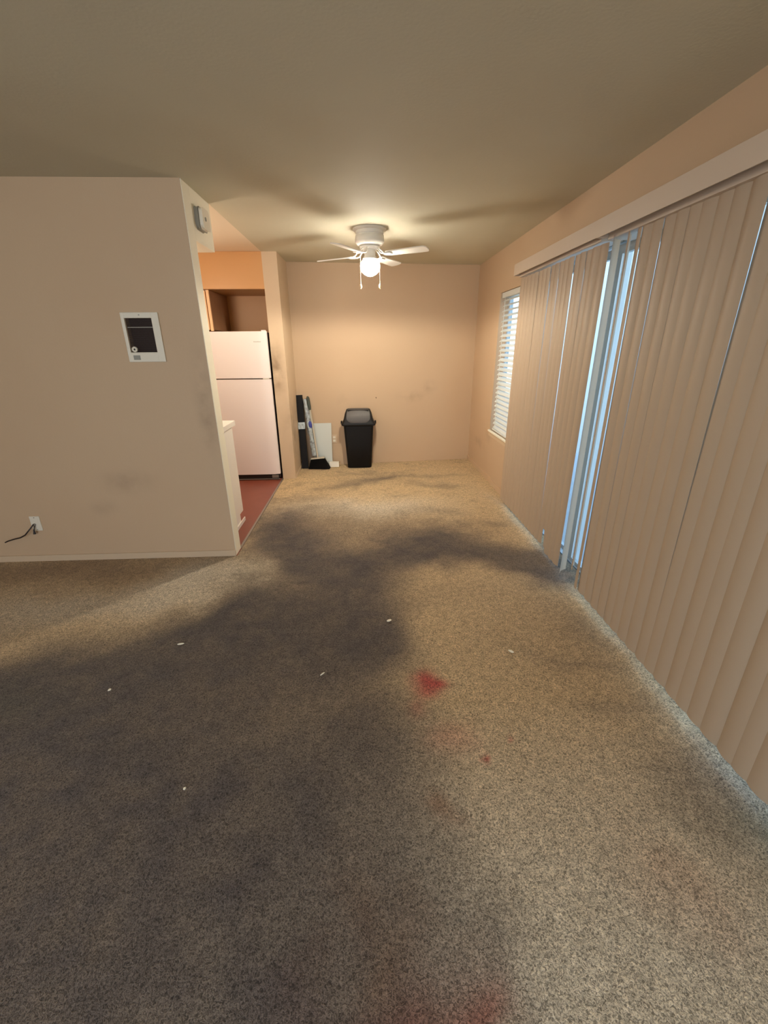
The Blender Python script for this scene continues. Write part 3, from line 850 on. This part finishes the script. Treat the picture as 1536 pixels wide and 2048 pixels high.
# bristle block: trapezoid flaring to the floor
hb = MB()
top = [(-.742, 5.545, .128), (-.560, 5.53, .146), (-.560, 5.575, .146), (-.742, 5.59, .128)]
bot = [(-.778, 5.52, .004), (-.498, 5.50, .004), (-.490, 5.595, .004), (-.772, 5.605, .004)]
hb.loft([bot, top]); hb.build('bristles', M_broomblack, br)
MB().loft([[(-.745, 5.543, .127), (-.558, 5.528, .145), (-.558, 5.577, .145), (-.745, 5.592, .127)], [(-.738, 5.55, .142), (-.566, 5.535, .160), (-.566, 5.57, .160), (-.738, 5.585, .142)]]).build('head', M_stick, br)
MB().tube([(-.650, 5.56, .150), (-.722, 5.655, .76)], .0115, 12).build('stick', M_stick, br, smooth=True)
MB().tube([(-.722, 5.655, .755), (-.728, 5.664, .79), (-.742, 5.680, .905), (-.746, 5.684, .925)], .02, 12, radii=[.015, .021, .019, .010]).build('grip', M_grip, br, smooth=True)

wp = empty('wrapped_mop', (-.70, 5.58, 0), 'silvery plastic-wrapped mop with a blue label leaning between black tube and broom', 'mop')
pts = []; rad = []
for k in range(15):
    t = k / 14
    pts.append((-.690 + (-.783 + .690) * t, 5.605 + .055 * t, .170 + (.895 - .170) * t)); rad.append(.036 + .006 * math.sin(9 * t + 1) * (1 - t) + (.004 if .3 < t < .6 else 0) - .010 * t)
mb = MB().tube(pts, .03, 14, radii=rad)
for v in mb.bm.verts:
    d = noise.noise(v.co * 38) * .010; v.co.x += d; v.co.y -= abs(d)
mb.build('plastic_wrap', M_bag, wp, smooth=True, angle=25)
pts2 = []; r2 = []
for t in (.48, .52, .56, .60, .63):
    pts2.append((-.690 - .093 * t + .012, 5.605 + .055 * t - .016, .170 + .725 * t)); r2.append({.48: .012, .52: .024, .56: .027, .60: .022, .63: .010}[t])
MB().tube(pts2, .02, 12, radii=r2).build('label', M_blue, wp, smooth=True)
MB().tube([(-.700, 5.645, .008), (-.690, 5.61, .18)], .012, 10).build('handle_end', M_stick, wp, smooth=True)

bo = MB()
yb_ = yback(-.57)
bo.loft([[(-.700, yb_ - .075, .004), (-.468, yb_ - .055, .004), (-.468, yb_ - .039, .004), (-.700, yb_ - .059, .004)],
         [(-.700, yb_ - .018, .575), (-.462, yb_ - .004, .575), (-.462, yb_ + .006, .575), (-.700, yb_ - .008, .575)]])
for v in bo.bm.verts: v.co.y -= .012
tag(bo.build('white_board', M_board), 'white rectangular board leaning on the back wall behind the broom', 'board')
tag(MB().box(-.508, -.378, 5.60, 5.66, .003, .068, bevel=.002).build('small_box', M_box), 'small white box on the carpet beside the bristles', 'box')
po = empty('power_outlet', (-.43, yback(-.43), .36), 'pale wall outlet on the back wall between board and bin', 'wall outlet')
yo = yback(-.43)
MB().box(-.468, -.398, yo - .009, yo - .001, .300, .416, bevel=.003).build('cover_plate', M_wall_plain, po)
for zz in (.335, .380): MB().box(-.450, -.416, yo - .0115, yo - .009, zz - .014, zz + .014, bevel=.002).build('socket', M_plaswhite, po)
yn = yback(.14)
tag(MB().tube([(.14, yn + .004, .888), (.14, yn - .02, .890), (.141, yn - .024, .878)], .0045, 8).build('wall_nail', M_cable), 'small dark nail in the back wall above the bin', 'nail')

# ------------------------------------------------------------------ crumbs on the carpet
crumbs = [((.109, 2.116), .016, .010, 'flat white scrap on the dark stain in mid carpet', .5),
          ((.742, 1.808), .017, .009, 'white pellet on the tan carpet towards the blinds', -.8),
          ((-1.047, 1.965), .018, .005, 'thin pale sliver on the dark carpet towards the partition', .2),
          ((-1.253, 1.640), .008, .006, 'tiny white crumb at the left of the dark stain', .9),
          ((-.702, 1.126), .006, .004, 'tiny white crumb nearest the camera on the dark carpet', 1.0),
          ((-.246, 1.693), .015, .003, 'thin white thread-like chip in the middle of the dark stain', .8)]
for (x, y), a, b_, lab, rot in crumbs:
    mb = MB()
    bmesh.ops.create_icosphere(mb.bm, subdivisions=2, radius=1.0)
    for v in mb.bm.verts: v.co *= 1 + .3 * noise.noise(v.co * 2 + Vector((x * 9, y * 7, 0)))
    mb.xf(Matrix.Translation((x, y, .008)) @ Matrix.Rotation(rot, 4, 'Z') @ Matrix.Diagonal((a / 1, b_ / 1, .0045, 1)))
    tag(mb.build('crumb', M_crumb, None), lab, 'debris', 'bits of debris on the carpet')

# ------------------------------------------------------------------ kitchen pendant and the added living-room fill lamp
kp = empty('pendant_lamp', (-1.8, 3.95, H), 'small pendant lamp of the kitchen', 'pendant lamp')
MB().lathe([(.05, 0), (.05, -.02), (.01, -.025)], (-1.8, 3.95, H), 24).build('canopy', M_white, kp, smooth=True)
MB().tube([(-1.8, 3.95, H - .02), (-1.8, 3.95, 2.19)], .004, 8).build('cord', M_white, kp)
MB().lathe([(.02, 2.19), (.06, 2.17), (.11, 2.10), (.115, 2.09), (.105, 2.095), (.055, 2.155), (.018, 2.17)], (-1.8, 3.95, 0), 32).build('shade', M_white, kp, smooth=True)
for nm, (x, y), lab in (('added_ceiling_lamp', (-1.2, -1.0), 'added round frosted ceiling lamp, unseen fill behind the photographer'),):
    e = empty(nm, (x, y, H), lab, 'ceiling lamp')
    MB().lathe([(.15, 0), (.155, -.02), (.14, -.03)], (x, y, H), 32).build('base', M_white, e, smooth=True)
    MB().lathe([(.135, -.030), (.13, -.06), (.09, -.085), (.02, -.095)], (x, y, H), 32).build('shade', M_shadelit, e, smooth=True)

# ------------------------------------------------------------------ outdoors
sbox('floor_patio', (XO + .001, 3.4, -1.0, 9.0, -.10, -.03), M_concrete)
pw = MB().box(3.2, 3.35, 1.0, 8.2, -.03, 3.3).build('patio_wall', M_stucco)
tag(pw, 'pale stucco patio wall outside the sliding door', 'wall')
nb = empty('neighbouring_building', (4.0, 13.0, -3), 'grey building seen through the small window', 'building')
MB().box(1.5, 3.95, 12.6, 15, -3, 6).build('facade', M_block, nb)
for ix in range(4):
    for iz in range(9):
        x = 2.75 + ix * .33; z = .2 + iz * .42
        MB().box(x, x + .17, 12.57, 12.61, z, z + .22).build('window', M_dkglass, nb)
